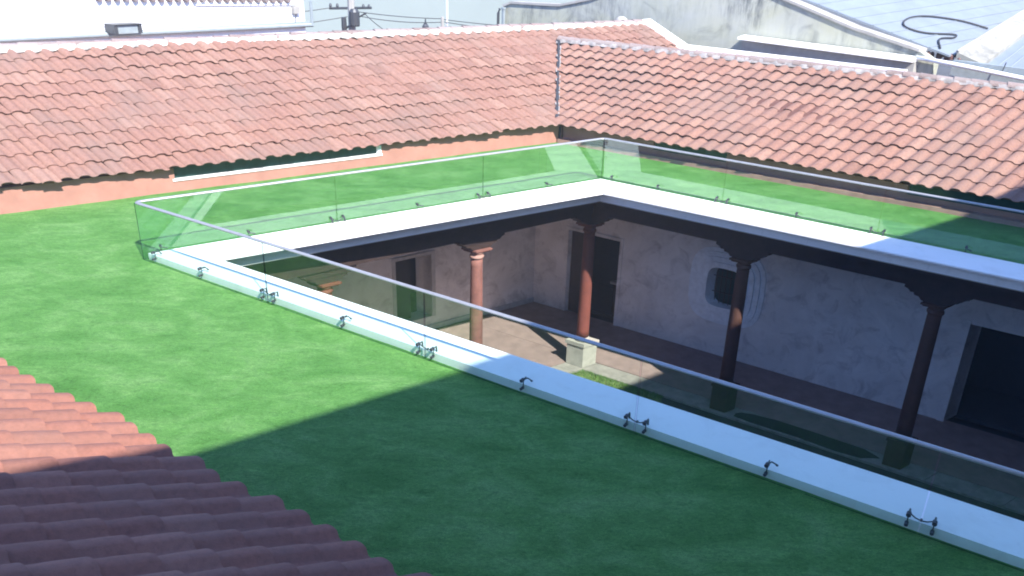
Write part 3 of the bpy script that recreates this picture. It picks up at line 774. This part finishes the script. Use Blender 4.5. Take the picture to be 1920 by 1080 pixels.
G().tube([W(3.45, 23.9, 2.2), W(3.5, 23.9, 2.52)], .018, 6).put('bracket', M['clamp'], gp)
# cable loop lying on the sheet roof
nrm_ = (V2-V1).cross(bk).normalized()
nrm_ = nrm_ if nrm_.z > 0 else -nrm_
def onroof(a, b, dz=.05):
    P = W(a, b); zz = V1.z-(nrm_.x*(P.x-V1.x)+nrm_.y*(P.y-V1.y))/nrm_.z; return Vector((P.x, P.y, zz+dz))
def catmull(pts, k=8):
    out = []
    P = [pts[0]]+pts+[pts[-1]]
    for i in range(1, len(P)-2):
        for j in range(k):
            t_ = j/k; a, b, c, d_ = P[i-1], P[i], P[i+1], P[i+2]
            out.append(.5*((2*b)+(-a+c)*t_+(2*a-5*b+4*c-d_)*t_*t_+(-a+3*b-3*c+d_)*t_**3))
    return out+[pts[-1]]
loop = [(.6, 28.64), (-.19, 28.38), (-.83, 27.52), (-.95, 26.6), (-.71, 25.77), (-.33, 25.37), (.17, 25.6), (.57, 26.55), (.75, 26.2), (.67, 25.5), (1.2, 24.6)]
c_ = G().tube(catmull([onroof(a, b, .05) for a, b in loop]), .030, 6).put('cable_loop', M['cable'], smooth=True)
single(c_, 'thick black cable looping over the pale blue sheet roof', 'cable')
# rubble in the roof valley
g = G()
for k in range(26):
    a = random.uniform(.9, 2.1); b = random.uniform(24.5, 25.6); p = Vector((*W(a, b).xy, 2.38+random.uniform(0, .1))); r1 = random.uniform(.04, .10)
    g.lathe(p, [(r1, p.z-.1), (r1*.9, p.z+.02), (r1*.3, p.z+.08)], 6)
rbk = g.put('debris', M['gdark']); single(rbk, 'dark heap of leaves and debris in the valley where cable loop and parapet meet', 'debris')
rbk['kind'] = 'stuff'

# thin air haze over the whole scene
hz, nt_, b_ = newmat('air'); nt_.nodes.remove(b_)
pv = N(nt_, 'ShaderNodeVolumePrincipled'); pv.inputs['Density'].default_value = .0014; pv.inputs['Color'].default_value = (.92, .95, 1.0, 1)
nt_.links.new(pv.outputs[0], nt_.nodes['Material Output'].inputs['Volume'])
g = G(); g.hexa([(-90, -60, -7.5), (90, -60, -7.5), (90, 120, -7.5), (-90, 120, -7.5)], [(-90, -60, 16), (90, -60, 16), (90, 120, 16), (-90, 120, 16)])
hb = g.put('haze', hz); hb['kind'] = 'stuff'

# utility pole, transformer, wires
def world(name, pts, r, mat, parent, n=8): return G().tube(pts, r, n).put(name, mat, parent)
up = thing('utility_pole', 'street utility pole carrying transformer, crossarm and many wires', 'pole', (-6.15, 32, -6))
world('pole', [(-6.15, 32, -6), (-6.15, 32, 6.2)], .13, M['conc'], up)
world('crossarm', [(-6.95, 32, 3.02), (-5.4, 32, 3.08)], .045, M['clamp'], up, 6)
G().lathe((-6.0, 31.75, 0), [(.17, 2.45), (.19, 2.5), (.19, 2.95), (.12, 3.05)], 12).put('transformer', M['clamp'], up)
G().lathe((-6.4, 31.8, 0), [(.09, 2.3), (.10, 2.4), (.09, 2.75)], 10).put('transformer', M['clamp'], up)
for x in (-6.9, -6.65, -5.7, -5.5):
    G().lathe((x, 32, 0), [(.04, 3.06), (.055, 3.12), (.03, 3.2)], 8).put('insulator', M['clamp'], up)
world('strut', [(-6.15, 31.95, 2.6), (-5.6, 31.95, 2.9)], .03, M['clamp'], up, 6)
world('strut', [(-6.15, 31.95, 2.5), (-6.7, 31.95, 2.1)], .035, M['clamp'], up, 6)
sp = thing('thin_pole', 'slim white pole right of the utility pole with a short grey post at its foot', 'pole', (-2.66, 32, -6))
world('pole', [(-2.66, 32, -6), (-2.66, 32, 5.5)], .035, M['white'], sp)
world('post', [(-2.82, 31.9, -6), (-2.82, 31.9, 2.85)], .06, M['conc'], sp)
wires = [((-6.1, 32, 2.95), (-2.82, 31.9, 2.78), .05, 'wire from the transformer to the thin white pole, upper of the pair'),
         ((-6.0, 32, 2.8), (-2.82, 31.9, 2.66), .10, 'sagging wire from the transformer to the thin white pole, lower of the pair'),
         ((-2.82, 31.9, 2.76), (.2, 31.5, 2.62), .03, 'wire from the thin white pole towards the mouldy gable'),
         ((-2.82, 31.9, 2.68), (.2, 31.5, 2.50), .05, 'lower wire from the thin white pole towards the mouldy gable'),
         ((-5.7, 32, 2.9), (-4.3, 31, 2.2), .10, 'slack wire dropping from the transformer to the tiled ridge'),
         ((-6.8, 32, 3.06), (-12.3, 29, 2.85), .14, 'wire from the crossarm to the right end of the white building'),
         ((-6.3, 32, 2.75), (-11.5, 29.5, 2.2), .06, 'low wire from the utility pole down behind the ridge to the left')]
for p, q, sag, lab in wires:
    p, q = Vector(p), Vector(q)
    o = G().tube([p.lerp(q, k/10)-Vector((0, 0, sag*4*(k/10)*(1-k/10))) for k in range(11)], .014, 5).put('wire', M['cable'])
    single(o, lab, 'wire', 'overhead wires')
sl = thing('hanging_lamp', 'small dark lamp hanging from the wires left of the thin white pole', 'lamp', (-3.45, 32, 2.3))
G().lathe((-3.45, 32, 0), [(.02, 2.75), (.03, 2.62), (.12, 2.5), (.13, 2.38), (.05, 2.34)], 10).put('shade', M['clamp'], sl)
vp = thing('chimney_pipe', 'short vertical pipe with a cap at the left end of the mouldy wall', 'pipe', W(-15.6, 24, 0))
G().tube([W(-15.62, 23.9, -6), W(-15.62, 23.9, 2.45), W(-15.5, 23.85, 2.62)], .06, 8).put('pipe', M['clamp'], vp)
G().lathe(W(-15.3, 23.85), [(.07, 1.6), (.08, 2.6), (.10, 2.62), (.10, 2.7)], 8).put('flue', M['zinc'], vp)
jb = thing('junction_cone', 'grey weathered knob capping the ridge end beside the white gable parapet', 'ridge cap', W(-8.4, 22.0, 2.6))
G().lathe(W(-8.35, 22.05), [(.26, 2.55), (.27, 2.75), (.22, 2.90), (.10, 2.99)], 12).put('cap', M['conc'], jb, smooth=True)
